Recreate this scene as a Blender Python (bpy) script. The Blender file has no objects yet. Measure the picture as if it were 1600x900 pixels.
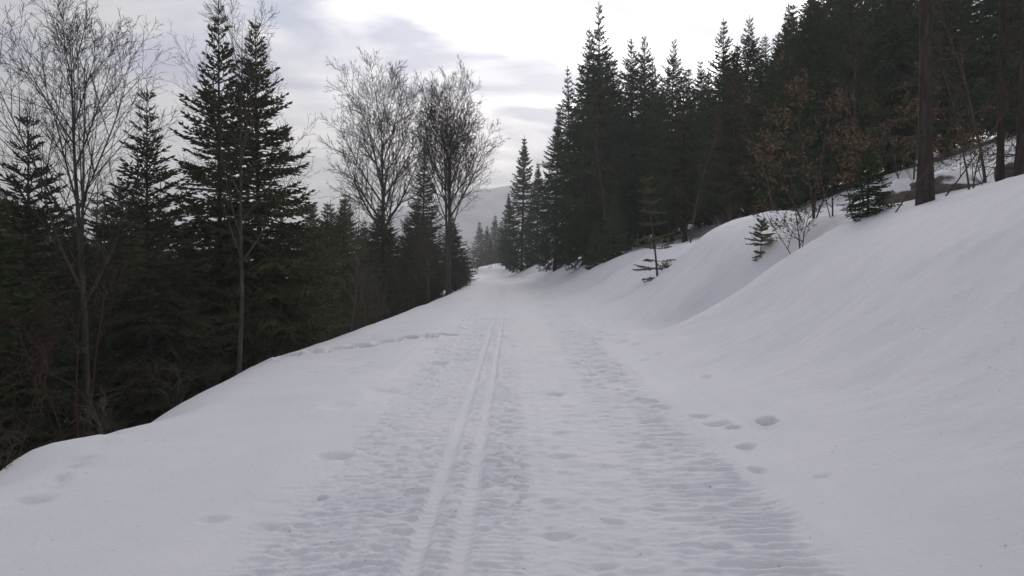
import bpy, math, random
import numpy as np
from mathutils import Vector
R = math.radians
sc = bpy.context.scene
COL = sc.collection

# ------------------------------------------------------------------ camera
EYE = 1.6
cd = bpy.data.cameras.new("camera"); cam = bpy.data.objects.new("camera", cd); COL.objects.link(cam)
cd.sensor_width = 36.0; cd.lens = 36.0 * 1200 / 1600; cd.clip_start = 0.05; cd.clip_end = 6000
TILT = math.atan(40 / 1200)
cam.location = (0, 0, EYE); cam.rotation_euler = (R(90) - TILT, 0, 0)
sc.camera = cam

# ------------------------------------------------------------------ sky and sun
SUN_EL, SUN_AZ = R(24), R(13)            # azimuth to the right of straight ahead (+Y)
sun_dir = Vector((math.sin(SUN_AZ) * math.cos(SUN_EL), math.cos(SUN_AZ) * math.cos(SUN_EL), math.sin(SUN_EL)))
w = bpy.data.worlds.new("World"); sc.world = w; w.use_nodes = True
nt = w.node_tree; nt.nodes.clear(); N = nt.nodes.new; LK = nt.links.new
out = N("ShaderNodeOutputWorld"); bg = N("ShaderNodeBackground"); bg.inputs[1].default_value = 0.1
sky = N("ShaderNodeTexSky"); sky.sky_type = 'NISHITA'; sky.sun_disc = False
sky.sun_elevation = SUN_EL; sky.sun_rotation = SUN_AZ; sky.altitude = 900
tc = N("ShaderNodeTexCoord")
sep = N("ShaderNodeSeparateXYZ"); LK(tc.outputs['Generated'], sep.inputs[0])
def M(op, a, b=None, c=None, clamp=False):
    n = N("ShaderNodeMath"); n.operation = op; n.use_clamp = clamp
    for i, v in enumerate((a, b, c)):
        if v is None: continue
        if isinstance(v, (int, float)): n.inputs[i].default_value = v
        else: LK(v, n.inputs[i])
    return n.outputs[0]
def MIX(f, a, b, mode='MIX'):
    n = N("ShaderNodeMix"); n.data_type = 'RGBA'; n.blend_type = mode
    for i, v in ((0, f), (6, a), (7, b)):
        if isinstance(v, (int, float)): n.inputs[i].default_value = v
        elif isinstance(v, tuple): n.inputs[i].default_value = v
        else: LK(v, n.inputs[i])
    return n.outputs[2]
def RAMP(f, stops):
    n = N("ShaderNodeValToRGB"); e = n.color_ramp.elements
    e[0].position, e[0].color = stops[0]; e[1].position, e[1].color = stops[-1]
    for p, c in stops[1:-1]:
        k = e.new(p); k.color = c
    LK(f, n.inputs[0]); return n.outputs[0]
zz = M('MAXIMUM', sep.outputs[2], 0.0)
den = M('ADD', zz, 0.16)
cmb = N("ShaderNodeCombineXYZ"); LK(M('DIVIDE', sep.outputs[0], den), cmb.inputs[0]); LK(M('DIVIDE', sep.outputs[1], den), cmb.inputs[1])
mp = N("ShaderNodeMapping"); mp.inputs['Scale'].default_value = (0.72, 1.25, 1); mp.inputs['Location'].default_value = (3.35, 1.2, 0.4)
mp.inputs['Rotation'].default_value = (0, 0, R(-14))
LK(cmb.outputs[0], mp.inputs[0])
n1 = N("ShaderNodeTexNoise"); n1.inputs['Scale'].default_value = 2.1; n1.inputs['Detail'].default_value = 7; n1.inputs['Roughness'].default_value = 0.52; n1.inputs['Distortion'].default_value = 0.5
LK(mp.outputs[0], n1.inputs['Vector'])
n2 = N("ShaderNodeTexNoise"); n2.inputs['Scale'].default_value = 0.55; n2.inputs['Detail'].default_value = 3
LK(mp.outputs[0], n2.inputs['Vector'])
vd = N("ShaderNodeVectorMath"); vd.operation = 'DOT_PRODUCT'; LK(tc.outputs['Generated'], vd.inputs[0]); vd.inputs[1].default_value = sun_dir
glow = M('POWER', M('MAXIMUM', vd.outputs['Value'], 0.0), 10.0)
cl = M('ADD', M('MULTIPLY', n1.outputs[0], 0.6), M('MULTIPLY', n2.outputs[0], 0.4))
cloud = RAMP(cl, [(0.40, (0.40, 0.43, 0.57, 1)), (0.47, (0.45, 0.465, 0.55, 1)), (0.52, (0.52, 0.515, 0.54, 1)), (0.58, (0.585, 0.565, 0.57, 1))])
low = RAMP(zz, [(0.0, (1, 1, 1, 1)), (0.30, (0, 0, 0, 1))])
cloud = MIX(M('MULTIPLY', low, 0.6), cloud, (0.73, 0.635, 0.585, 1))
gl = N("ShaderNodeVectorMath"); gl.operation = 'SCALE'; gl.inputs[0].default_value = (2.3, 2.2, 2.1); LK(glow, gl.inputs['Scale'])
gated = N("ShaderNodeVectorMath"); gated.operation = 'SCALE'; LK(gl.outputs[0], gated.inputs[0])
LK(RAMP(cl, [(0.41, (0.33, 0.34, 0.38, 1)), (0.53, (1, 1, 1, 1))]), gated.inputs['Scale'])
addc = N("ShaderNodeVectorMath"); addc.operation = 'ADD'; LK(cloud, addc.inputs[0]); LK(gated.outputs[0], addc.inputs[1])
SKY_GAIN = 10.0
sg = N("ShaderNodeVectorMath"); sg.operation = 'SCALE'; sg.inputs['Scale'].default_value = SKY_GAIN; LK(addc.outputs[0], sg.inputs[0])
skyc = MIX(0.12, sg.outputs[0], sky.outputs[0])
LK(skyc, bg.inputs[0]); LK(bg.outputs[0], out.inputs[0])

sd = bpy.data.lights.new("sun", 'SUN'); sun = bpy.data.objects.new("sun", sd); COL.objects.link(sun)
sd.energy = 0.8; sd.angle = R(36); sd.color = (1.0, 0.95, 0.90)
sun.rotation_euler = sun_dir.to_track_quat('Z', 'Y').to_euler()

sc.view_settings.view_transform = 'Standard'; sc.view_settings.look = 'None'
sc.view_settings.exposure = 0.17; sc.view_settings.gamma = 1.0; sc.view_settings.use_curve_mapping = False
sc.render.engine = 'CYCLES'
cy = sc.cycles
cy.use_denoising = True; cy.max_bounces = 5; cy.diffuse_bounces = 3; cy.glossy_bounces = 1; cy.transmission_bounces = 2; cy.volume_bounces = 0
cy.use_fast_gi = False; cy.caustics_reflective = False; cy.caustics_refractive = False; cy.sample_clamp_indirect = 3.0
cy.volume_step_rate = 1.0

# ------------------------------------------------------------------ materials
def new_mat(name):
    m = bpy.data.materials.new(name); m.use_nodes = True
    t = m.node_tree; b = t.nodes["Principled BSDF"]
    return m, t, b
def noise(t, scale, detail=3, rough=0.5, coord='Object', vec=None):
    n = t.nodes.new("ShaderNodeTexNoise"); n.inputs['Scale'].default_value = scale; n.inputs['Detail'].default_value = detail; n.inputs['Roughness'].default_value = rough
    if vec is None:
        c = t.nodes.new("ShaderNodeTexCoord"); vec = c.outputs[coord]
    t.links.new(vec, n.inputs['Vector']); return n
def ramp(t, f, stops):
    n = t.nodes.new("ShaderNodeValToRGB"); e = n.color_ramp.elements
    e[0].position, e[0].color = stops[0]; e[1].position, e[1].color = stops[-1]
    for p, c in stops[1:-1]:
        k = e.new(p); k.color = c
    t.links.new(f, n.inputs[0]); return n.outputs[0]
def bump(t, b, h, strength, dist):
    n = t.nodes.new("ShaderNodeBump"); n.inputs['Strength'].default_value = strength; n.inputs['Distance'].default_value = dist
    t.links.new(h, n.inputs['Height']); t.links.new(n.outputs[0], b.inputs['Normal']); return n
def g(r, gg, b): return (r, gg, b, 1)

def snow_material(name, litter):
    m, t, b = new_mat(name)
    b.inputs['Roughness'].default_value = 0.62
    b.inputs['Specular IOR Level'].default_value = 0.25
    n = noise(t, 0.9, 5, 0.6)
    colr = ramp(t, n.outputs[0], [(0.3, g(0.675, 0.682, 0.725)), (0.7, g(0.745, 0.74, 0.765))])
    if litter:
        # needle and leaf litter showing through thin snow, patchy
        l = noise(t, 0.55, 6, 0.62); l2 = noise(t, 9.0, 4, 0.6)
        lc = ramp(t, l2.outputs[0], [(0.3, g(0.020, 0.014, 0.010)), (0.55, g(0.05, 0.034, 0.022)), (0.75, g(0.09, 0.062, 0.04))])
        mk = ramp(t, l.outputs[0], litter)
        mx = t.nodes.new("ShaderNodeMix"); mx.data_type = 'RGBA'
        t.links.new(mk, mx.inputs[0]); t.links.new(colr, mx.inputs[6]); t.links.new(lc, mx.inputs[7]); colr = mx.outputs[2]
    else:
        # specks of bark and needles blown onto the snow
        s = noise(t, 23.0, 2, 0.5)
        mk = ramp(t, s.outputs[0], [(0.725, g(0, 0, 0)), (0.76, g(0.55, 0.55, 0.55))])
        mx = t.nodes.new("ShaderNodeMix"); mx.data_type = 'RGBA'
        t.links.new(mk, mx.inputs[0]); t.links.new(colr, mx.inputs[6]); mx.inputs[7].default_value = g(0.2, 0.17, 0.15); colr = mx.outputs[2]
    t.links.new(colr, b.inputs['Base Color'])
    f = noise(t, 26, 8, 0.72); bump(t, b, f.outputs[0], 0.6, 0.03)
    return m
M_SNOW = snow_material("snow", None)
M_FLOOR_R = snow_material("snow_with_litter", [(0.64, g(0, 0, 0)), (0.80, g(1, 1, 1))])
M_FLOOR_L = snow_material("litter_with_snow", [(0.40, g(0, 0, 0)), (0.46, g(1, 1, 1))])

def bark(name, c0, c1, c2, scale=1.0):
    m, t, b = new_mat(name); b.inputs['Roughness'].default_value = 0.9; b.inputs['Specular IOR Level'].default_value = 0.15
    c = t.nodes.new("ShaderNodeTexCoord"); mpn = t.nodes.new("ShaderNodeMapping"); mpn.inputs['Scale'].default_value = (14 * scale, 14 * scale, 3.0 * scale)
    t.links.new(c.outputs['Object'], mpn.inputs[0])
    n = noise(t, 1.0, 5, 0.65, vec=mpn.outputs[0])
    t.links.new(ramp(t, n.outputs[0], [(0.3, g(*c0)), (0.5, g(*c1)), (0.72, g(*c2))]), b.inputs['Base Color'])
    bump(t, b, n.outputs[0], 0.8, 0.03)
    return m
M_SPRUCE_BARK = bark("spruce_bark", (0.025, 0.020, 0.018), (0.046, 0.037, 0.034), (0.08, 0.066, 0.06))
M_BEECH_BARK = bark("beech_bark", (0.035, 0.032, 0.027), (0.06, 0.055, 0.047), (0.10, 0.09, 0.075), 0.6)
M_TWIG = bark("twig_bark", (0.028, 0.023, 0.020), (0.042, 0.034, 0.029), (0.062, 0.050, 0.042))
M_DEAD = bark("dead_twig_bark", (0.05, 0.036, 0.028), (0.085, 0.062, 0.046), (0.13, 0.10, 0.075))
M_PALE = bark('pale_twig_bark', (0.055, 0.046, 0.036), (0.09, 0.076, 0.06), (0.14, 0.12, 0.095))
M_RED = bark("reddish_twig_bark", (0.030, 0.020, 0.016), (0.046, 0.029, 0.022), (0.068, 0.043, 0.033))

def needle(name, a, b_, c_):
    m, t, b = new_mat(name); b.inputs['Roughness'].default_value = 0.65; b.inputs['Specular IOR Level'].default_value = 0.2
    n = noise(t, 1.6, 4, 0.6)
    col = ramp(t, n.outputs[0], [(0.3, g(*a)), (0.5, g(*b_)), (0.7, g(*c_))])
    oi = t.nodes.new("ShaderNodeObjectInfo")
    hs = t.nodes.new("ShaderNodeHueSaturation")
    mr = t.nodes.new("ShaderNodeMapRange"); mr.inputs['To Min'].default_value = 0.475; mr.inputs['To Max'].default_value = 0.52
    t.links.new(oi.outputs['Random'], mr.inputs['Value']); t.links.new(mr.outputs[0], hs.inputs['Hue'])
    t.links.new(col, hs.inputs['Color']); t.links.new(hs.outputs[0], b.inputs['Base Color'])
    return m
M_NEEDLE = needle("spruce_needles", (0.0232, 0.0493, 0.0203), (0.0435, 0.0798, 0.0290), (0.0754, 0.1131, 0.0377))
M_NEEDLE_DULL = needle("dull_spruce_needles", (0.0348, 0.0435, 0.0203), (0.0609, 0.0653, 0.0290), (0.0899, 0.0841, 0.0406))
M_NEEDLE_PALE = needle('pale_spruce_needles', (0.09, 0.11, 0.05), (0.14, 0.16, 0.07), (0.19, 0.20, 0.10))
M_NEEDLE_FRESH = needle("fresh_spruce_needles", (0.04, 0.075, 0.03), (0.07, 0.11, 0.042), (0.10, 0.14, 0.06))
def leafmat():
    m, t, b = new_mat("withered_beech_leaf"); b.inputs['Roughness'].default_value = 0.7
    n = noise(t, 6, 3, 0.6)
    t.links.new(ramp(t, n.outputs[0], [(0.3, g(0.10, 0.062, 0.03)), (0.5, g(0.18, 0.11, 0.048)), (0.7, g(0.29, 0.17, 0.065))]), b.inputs['Base Color'])
    return m
M_LEAF = leafmat()
def rockmat():
    m, t, b = new_mat("snow_capped_stone"); b.inputs['Roughness'].default_value = 0.85
    n = noise(t, 3.0, 6, 0.65)
    c = ramp(t, n.outputs[0], [(0.3, g(0.06, 0.05, 0.042)), (0.55, g(0.12, 0.105, 0.09)), (0.75, g(0.2, 0.18, 0.155))])
    ge = t.nodes.new("ShaderNodeNewGeometry"); sp = t.nodes.new("ShaderNodeSeparateXYZ"); t.links.new(ge.outputs['Normal'], sp.inputs[0])
    ad = t.nodes.new("ShaderNodeMath"); ad.operation = 'MULTIPLY_ADD'; ad.inputs[1].default_value = 0.5; t.links.new(n.outputs[0], ad.inputs[0]); t.links.new(sp.outputs[2], ad.inputs[2])
    mk = ramp(t, ad.outputs[0], [(0.72, g(0, 0, 0)), (0.86, g(1, 1, 1))])
    mx = t.nodes.new("ShaderNodeMix"); mx.data_type = 'RGBA'; t.links.new(mk, mx.inputs[0]); t.links.new(c, mx.inputs[6]); mx.inputs[7].default_value = g(0.8, 0.8, 0.83)
    t.links.new(mx.outputs[2], b.inputs['Base Color']); bump(t, b, n.outputs[0], 0.6, 0.05)
    return m
M_ROCK = rockmat()
def hillmat():
    m, t, b = new_mat("haze_paled_forest"); b.inputs['Roughness'].default_value = 1.0
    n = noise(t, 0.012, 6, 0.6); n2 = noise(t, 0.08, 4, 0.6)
    c = ramp(t, n.outputs[0], [(0.40, g(0.42, 0.44, 0.47)), (0.52, g(0.52, 0.53, 0.56)), (0.56, g(0.68, 0.68, 0.70)), (0.66, g(0.46, 0.48, 0.50))])  # snowy forest tones, lifted so part of the haze's paleness is painted in
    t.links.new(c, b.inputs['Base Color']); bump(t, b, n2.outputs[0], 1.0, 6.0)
    return m
M_HILL = hillmat()

# ------------------------------------------------------------------ numpy noise
def _hash(ix, iy, seed):
    h = (ix.astype(np.int64) * 374761393 + iy.astype(np.int64) * 668265263 + seed * 974634777) & 0xFFFFFFFF
    h = ((h ^ (h >> 13)) * 1274126177) & 0xFFFFFFFF
    return ((h ^ (h >> 16)) & 0xFFFF) / 65535.0
def vn(x, y, seed=0):
    ix = np.floor(x); iy = np.floor(y); fx = x - ix; fy = y - iy
    fx = fx * fx * fx * (fx * (fx * 6 - 15) + 10); fy = fy * fy * fy * (fy * (fy * 6 - 15) + 10)
    a = _hash(ix, iy, seed); b = _hash(ix + 1, iy, seed); c = _hash(ix, iy + 1, seed); d = _hash(ix + 1, iy + 1, seed)
    return (a + (b - a) * fx) * (1 - fy) + (c + (d - c) * fx) * fy - 0.5
def fbm(x, y, o=4, seed=0, gain=0.5):
    s = 0; a = 1.0
    for i in range(o):
        s = s + a * vn(x * 2 ** i + 17.3 * i, y * 2 ** i - 9.1 * i, seed + i); a *= gain
    return s
def sm(a, b, x):
    t = np.clip((x - a) / (b - a), 0, 1); return t * t * (3 - 2 * t)

# ------------------------------------------------------------------ terrain
def xc(y):
    y = np.asarray(y, float)
    return -0.0012 * np.maximum(y - 35, 0) ** 2 * (y < 160) - 0.0012 * 125 ** 2 * (y >= 160) - 0.012 * np.clip(y - 85, 0, 60) ** 2
EY = [-20, 4, 6.35, 7.15, 7.7, 8.64, 9.2, 10.4, 13.75, 17.3, 27, 54, 80, 400]
EU = [-4.3, -4.3, -4.2, -4.48, -4.32, -4.1, -4.1, -4.3, -4.55, -4.3, -4.0, -3.1, -2.8, -2.8]
def ground_u(u, y):
    """broad shape of the land, u = metres to the right of the trail's middle"""
    e = np.interp(y, EY, EU)
    z = np.zeros_like(u)
    # left: verge, rounded shoulder, falling slope
    s = np.maximum(e + 0.75 - u, 0)                     # starts to roll off 1.3 m inside the edge
    roll = np.where(s < 1.2, 0.30 * s ** 2, 0.30 * 1.2 ** 2 + 0.72 * (s - 1.2))
    far = np.maximum(s - 22, 0); roll = roll - 0.25 * far
    roll = np.minimum(roll, 30 + 0.02 * s)
    z = z - roll
    z = z - 0.05 * sm(-1.8, -3.2, u)
    z = z + 0.09 * np.exp(-((u + 4.5) / 0.5) ** 2 - ((y - 7.2) / 0.55) ** 2) - 0.10 * np.exp(-((u + 4.2) / 0.5) ** 2 - ((y - 8.9) / 0.6) ** 2)
    # right: bank
    bank = np.interp(y, [-20, 9, 13, 16, 20, 24, 30, 45, 60, 80, 100, 130], [1.0, 1.0, 0.98, 0.92, 1.0, 0.86, 0.86, 0.82, 0.74, 0.62, 0.35, 0.3])
    bu = np.array([1.6, 2.2, 3.0, 3.6, 4.2, 4.8, 5.4, 6.0, 6.6, 7.4, 9, 14, 24, 60, 140, 400])
    bz = np.array([0, 0.05, 0.36, 0.78, 1.32, 1.88, 2.32, 2.58, 2.72, 2.86, 3.3, 5.2, 9.2, 21, 40, 60])
    uu = u + 0.18 * fbm(y * 0.35, u * 0.2, 2, 5)
    zb = (np.interp(uu - 0.25, bu, bz) + 2 * np.interp(uu, bu, bz) + np.interp(uu + 0.25, bu, bz)) / 4
    z = z + zb * bank
    on = sm(2.0, 4.2, u)
    def trough(yc, slope, wid, dep, u0=4.6, fade=9):
        return -dep * np.exp(-((y - yc - slope * (u0 - u)) / wid) ** 2) * on * (1 - sm(fade, fade + 3, u))
    z = z + trough(14.9, 0.9, 0.95, 0.52) + trough(22.6, 1.2, 0.7, 0.34) + trough(33, 2, 1.4, 0.3) + trough(44, 3, 1.6, 0.45) + trough(52, 3, 1.8, 0.5) + trough(62, 3, 2.2, 0.5) + trough(74, 3, 2.5, 0.5)
    z = z + 0.34 * np.exp(-((y - 18.8) / 2.2) ** 4 - ((u - 5.6) / 1.0) ** 4)          # rounded mound
    z = z + 0.10 * on * fbm(u * 0.5, y * 0.4, 3, 11) * (1 - sm(8, 12, u))
    z = z + 0.5 * fbm(u * 0.22, y * 0.22, 3, 21) * sm(7.5, 13, u)
    z = z + 0.7 * fbm(u * 0.25, y * 0.25, 3, 31) * sm(-6.5, -10, u)
    # the land falls away past the bend
    z = z - 0.16 * np.maximum(y - 108, 0) * (y < 330) - 0.16 * 222 * (y >= 330)
    z = z + 0.05 * fbm(u * 0.3, y * 0.3, 2, 3)
    return z
def ground(x, y):
    x = np.atleast_1d(np.asarray(x, float)); y = np.atleast_1d(np.asarray(y, float))
    return ground_u(x - xc(y), y)
def gz(x, y): return float(ground(x, y)[0])

def dent(u, y, cu, cy_, ru, ry, dep, rim=0.10):
    k = max(ru, ry); q = ((u - cu + 0.35 * k * vn(u / k * 1.1 + cu * 7, y / k * 1.1, 5)) / ru) ** 2 + ((y - cy_ + 0.35 * k * vn(u / k * 1.1, y / k * 1.1 + cu * 5, 8)) / ry) ** 2
    return -dep * np.exp(-q ** 1.6) + dep * rim * np.exp(-((np.sqrt(q) - 1.5) / 0.35) ** 2)

def snow_detail(u, y):
    h = np.zeros_like(u)
    near = 1 - sm(35, 80, y)
    wob = 0.03 * vn(y * 0.15, y * 0, 77)
    uw = u - wob
    # groomed lane edges
    lane = sm(-2.0, -1.5, u + 0.15 * vn(y * 1.5, y * 0, 2)) * (1 - sm(1.66, 1.82, u + 0.06 * vn(y * 2.5, y * 0, 3)))
    h -= 0.012 * lane
    h += 0.011 * np.exp(-((u - 1.80 - 0.05 * fbm(y * 1.2, y * 0, 3, 4)) / 0.06) ** 2) * sm(-0.3, 0.25, fbm(y * 0.9, y * 0, 2, 6) + 0.12 * sm(4.5, 7.5, y))
    h += 0.006 * np.exp(-((u + 1.78) / 0.07) ** 2) * sm(-0.15, 0.2, vn(y * 0.6, y * 0, 9) + 0.1)
    # cleat band on the right: slanting cross ridges
    ue = u + 0.10 * fbm(u * 0, y * 2.5, 3, 45); band = sm(0.75, 0.98, u) * (1 - sm(1.60, 1.80, ue)) * (1 + 0.5 * sm(6, 14, y))
    ph = y / 0.092 + 0.9 * (u - 1.2) + 0.9 * fbm(u * 1.3, y * 2.2, 2, 41)
    ridg = np.sin(2 * np.pi * ph) * (0.55 + 1.1 * np.clip(vn(u * 3.5, y * 3.0, 43) + 0.25, 0, 1))
    grow = 0.45 + 0.55 * sm(1.0, 1.55, u)
    h += 0.0165 * ridg * band * grow * near
    h += 0.030 * fbm(u * 6, y * 14, 3, 47) * band * near
    # churned band on the left
    lb = sm(-1.55, -1.30, u) * (1 - sm(0.02, 0.22, u)) * (0.55 + 0.9 * np.clip(vn(u * 1.5, y * 0.7, 53) + 0.3, 0, 1))
    lump = fbm(u * 11 + 0.4 * vn(u * 4, y * 4, 59), y * 17, 3, 61, 0.62)
    h += 0.042 * np.clip(lump, -0.4, 0.25) * lb * near
    h += 0.010 * np.sin(2 * np.pi * (y / 0.09 + 1.2 * fbm(u * 1.5, y * 2, 2, 63))) * lb * near
    # middle lane: smooth, scattered scuffs
    mid = sm(0.0, 0.25, u) * (1 - sm(0.78, 0.92, u))
    sc_ = np.clip(vn(u * 4.5, y * 5.5, 67) - 0.16, 0, 1)
    h -= 0.06 * sc_ * mid * near + 0.024 * -fbm(u * 8, y * 12, 2, 69) * mid * near
    sc2 = np.clip(vn(u * 5, y * 6.5, 71) - 0.2, 0, 1)
    h -= 0.045 * sc2 * lane * near
    h += 0.034 * np.clip(fbm(u * 4, y * 3.2, 3, 95, 0.6), -0.5, 0.2) * sm(7, 12, y) * (sm(-1.6, -1.2, u) * (1 - sm(0.0, 0.25, u)) + sm(0.75, 0.95, u) * (1 - sm(1.6, 1.8, u)) + 0.35 * mid)
    # classic ski grooves
    for cu in (-0.53, -0.29):
        d = np.abs(uw - cu)
        d = d + 0.012 * fbm(u * 3, y * 5, 2, 92); gro = 1 - sm(0.022, 0.06, d)
        keep = 1 - sm(0.045, 0.07, d)
        h = h * (1 - 0.7 * keep) + (-0.020 * keep)
        h -= 0.010 * gro
        h += 0.004 * np.exp(-((d - 0.085) / 0.025) ** 2)
    # wind ripple on untouched snow
    h += 0.010 * fbm(u * 2.2, y * 1.6, 3, 81) * (1 - lane)
    h += 0.014 * np.clip(fbm(u * 5 + y * 2, y * 5 - u * 3, 2, 83) - 0.25, 0, 1) * (1 - lane) * sm(2.2, 3, u)
    bk = sm(2.3, 3.2, u) * (1 - sm(7, 8, u)); br = y * 1.0 + u * 0.8
    h += bk * (0.022 * fbm(br * 0.7, u * 0.9, 3, 85) + 0.03 * np.clip(fbm(br * 2.6, (u - y * .3) * 1.1, 3, 86) - 0.05, 0, 1) * sm(-0.1, 0.25, vn(u * 0.5, y * 0.35, 87)) + 0.016 * fbm(br * 6, u * 3, 2, 88) + 0.05 * fbm(u * 1.3, y * 1.1, 3, 89) - 0.03 * np.clip(vn(u * 4, y * 3.5, 90) - 0.3, 0, 1) * 3)
    # footprints: (u, y, half width, half length, depth)
    for f in FOOT: h += dent(u, y, f[0], f[1], f[2], f[3], f[4] * 1.15)
    return h
FOOT = [(2.36, 7.05, 0.062, 0.125, 0.17), (1.98, 7.35, 0.12, 0.07, 0.05), (1.90, 7.75, 0.10, 0.09, 0.045), (2.08, 7.15, 0.06, 0.06, 0.06), (1.98, 6.45, 0.07, 0.08, 0.05),
        (1.86, 5.75, 0.06, 0.08, 0.04), (2.20, 5.40, 0.05, 0.05, 0.02),
        (-1.48, 6.40, 0.13, 0.11, 0.055), (-1.29, 5.15, 0.035, 0.04, 0.06), (-1.19, 12.3, 0.14, 0.22, 0.07), (-1.62, 9.6, 0.2, 0.18, 0.04), (-1.95, 8.6, 0.16, 0.22, 0.03),
        (0.46, 7.2, 0.09, 0.06, 0.03), (0.42, 6.3, 0.1, 0.07, 0.03), (0.52, 9.4, 0.1, 0.12, 0.04), (0.62, 8.5, 0.08, 0.1, 0.03), (0.3, 5.0, 0.09, 0.06, 0.025), (0.62, 4.7, 0.07, 0.05, 0.03), (0.28, 4.45, 0.10, 0.06, 0.03), (0.72, 5.5, 0.09, 0.07, 0.03),
        (-1.5, 4.6, 0.10, 0.07, 0.03), (-1.85, 4.7, 0.09, 0.07, 0.025), (1.75, 16.0, 0.12, 0.25, 0.05), (2.15, 16.6, 0.2, 0.2, 0.04)]
rs = random.Random(5)
for k in range(17):                       # trail of steps crossing the verge
    t = k / 16
    FOOT.append((-4.35 + 2.95 * t + rs.uniform(-.05, .05), 13.4 + 3.6 * t + 0.35 * (k % 2) + rs.uniform(-.15, .15), 0.15, 0.24, rs.uniform(0.12, 0.18)))
for k in range(9):
    t = k / 8
    FOOT.append((-3.35 - 0.65 * t + rs.uniform(-.04, .04), 5.35 + 2.3 * t + 0.1 * (k % 2), 0.07, 0.12, rs.uniform(0.035, 0.06)))
for k in range(8):
    FOOT.append((-2.9 + rs.uniform(-.3, .6), 11.2 + 0.3 * k, 0.1, 0.1, 0.02))
for k in range(26):                       # scattered steps along the foot of the bank
    yy = rs.uniform(9, 30); FOOT.append((rs.uniform(1.85, 2.5), yy, rs.uniform(.05, .1), rs.uniform(.08, .2), rs.uniform(.015, .04)))

cu = []
a = np.concatenate([np.arange(-2.3, 2.55, 0.018)])
def grow_list(start, step, fac, stop, sign):
    o = []; x = start
    while abs(x) < abs(stop):
        x += sign * step; step *= fac; o.append(x)
    return o
left = grow_list(-2.3, 0.04, 1.06, -420, -1); right = grow_list(float(a[-1]), 0.035, 1.045, 420, 1)
U = np.array(sorted(left) + list(a) + right)
ys = list(np.arange(-14, 3.2, 0.28)); y = 3.2
while y < 100: ys.append(y); y += max(0.0062, min(0.00066 * y * y, 0.024 + 0.00018 * y * y))
while y < 620: ys.append(y); y *= 1.035
Y = np.array(ys)
GU, GY = np.meshgrid(U, Y)
GX = GU + xc(GY)
GZ = ground_u(GU, GY)
core = (U > -6) & (U < 9)
GZ[:, core] += snow_detail(GU[:, core], GY[:, core])
# normals of the whole sheet
P = np.stack([GX, GY, GZ], -1)
du = np.gradient(P, axis=1); dv = np.gradient(P, axis=0)
NM = np.cross(du, dv); NM /= np.linalg.norm(NM, axis=-1, keepdims=True)

def mesh_np(name, v, f, mats, mi=None, smooth=True, normals=None):
    """v (n,3) float, f (m,3|4) int"""
    me = bpy.data.meshes.new(name); k = f.shape[1]
    me.vertices.add(len(v)); me.vertices.foreach_set("co", np.ascontiguousarray(v, dtype=np.float32).ravel())
    me.loops.add(f.size); me.loops.foreach_set("vertex_index", np.ascontiguousarray(f, dtype=np.int32).ravel())
    me.polygons.add(len(f)); me.polygons.foreach_set("loop_start", np.arange(0, f.size, k, dtype=np.int32))
    me.polygons.foreach_set("loop_total", np.full(len(f), k, dtype=np.int32))
    if not isinstance(mats, (list, tuple)): mats = [mats]
    for m in mats: me.materials.append(m)
    if mi is not None: me.polygons.foreach_set("material_index", np.ascontiguousarray(mi, dtype=np.int32))
    me.polygons.foreach_set("use_smooth", np.full(len(f), smooth))
    me.update(calc_edges=True)
    if normals is not None: me.normals_split_custom_set_from_vertices(normals)
    return me
def link(name, me, parent=None, kind=None, label=None, cat=None, group=None):
    o = bpy.data.objects.new(name, me); COL.objects.link(o); o.parent = parent
    if kind: o["kind"] = kind
    if label: o["label"] = label
    if cat: o["category"] = cat
    if group: o["group"] = group
    return o
def sheet(name, i0, i1, mat, label):
    c = P[:, i0:i1 + 1]; n = NM[:, i0:i1 + 1]; rws, cl_ = c.shape[:2]
    idx = np.arange(rws * cl_).reshape(rws, cl_)
    f = np.stack([idx[:-1, :-1], idx[:-1, 1:], idx[1:, 1:], idx[1:, :-1]], -1).reshape(-1, 4)
    link(name, mesh_np(name, c.reshape(-1, 3), f, mat, normals=n.reshape(-1, 3)), kind="structure", label=label, cat="snow" if "snow" in label else "ground")
iL = int(np.searchsorted(U, -5.6)); i1 = int(np.searchsorted(U, -1.78)); i2 = int(np.searchsorted(U, 1.80)); i3 = int(np.searchsorted(U, 13.0))
sheet("forest_slope_ground", 0, iL, M_FLOOR_L, "leaf littered ground falling away under the left trees")
sheet("snow_verge", iL, i1, M_SNOW, "smooth snow shoulder rolling off to the left of the trail")
sheet("groomed_trail", i1, i2, M_SNOW, "groomed snow trail with two ski grooves and cleat marks")
sheet("snow_bank", i2, i3, M_SNOW, "tall soft snow bank rising on the right of the trail")
sheet("hillside_ground", i3, len(U) - 1, M_FLOOR_R, "snowy hillside with needle litter under the right forest")

# far hills in the haze
az = np.radians(np.linspace(-80, 80, 200)); rr = np.linspace(520, 1500, 60)
A, RR = np.meshgrid(az, rr)
HX = RR * np.sin(A); HY = RR * np.cos(A)
ridge = np.exp(-((RR - 1000) / 260) ** 2)
HZ = -70 + ridge * (1 - 0.28 * sm(-0.04, -0.22, A)) * (160 + 36 * fbm(A * 3.2, RR * 0.0005, 3, 91)) + 12 * fbm(HX * 0.006, HY * 0.006, 4, 95)
idx = np.arange(A.size).reshape(A.shape)
f = np.stack([idx[:-1, :-1], idx[:-1, 1:], idx[1:, 1:], idx[1:, :-1]], -1).reshape(-1, 4)
link("hill", mesh_np("hill", np.stack([HX, HY, HZ], -1).reshape(-1, 3), f, M_HILL), kind="structure", label="pale hazy wooded hill beyond the bend of the trail", cat="hill")

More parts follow.
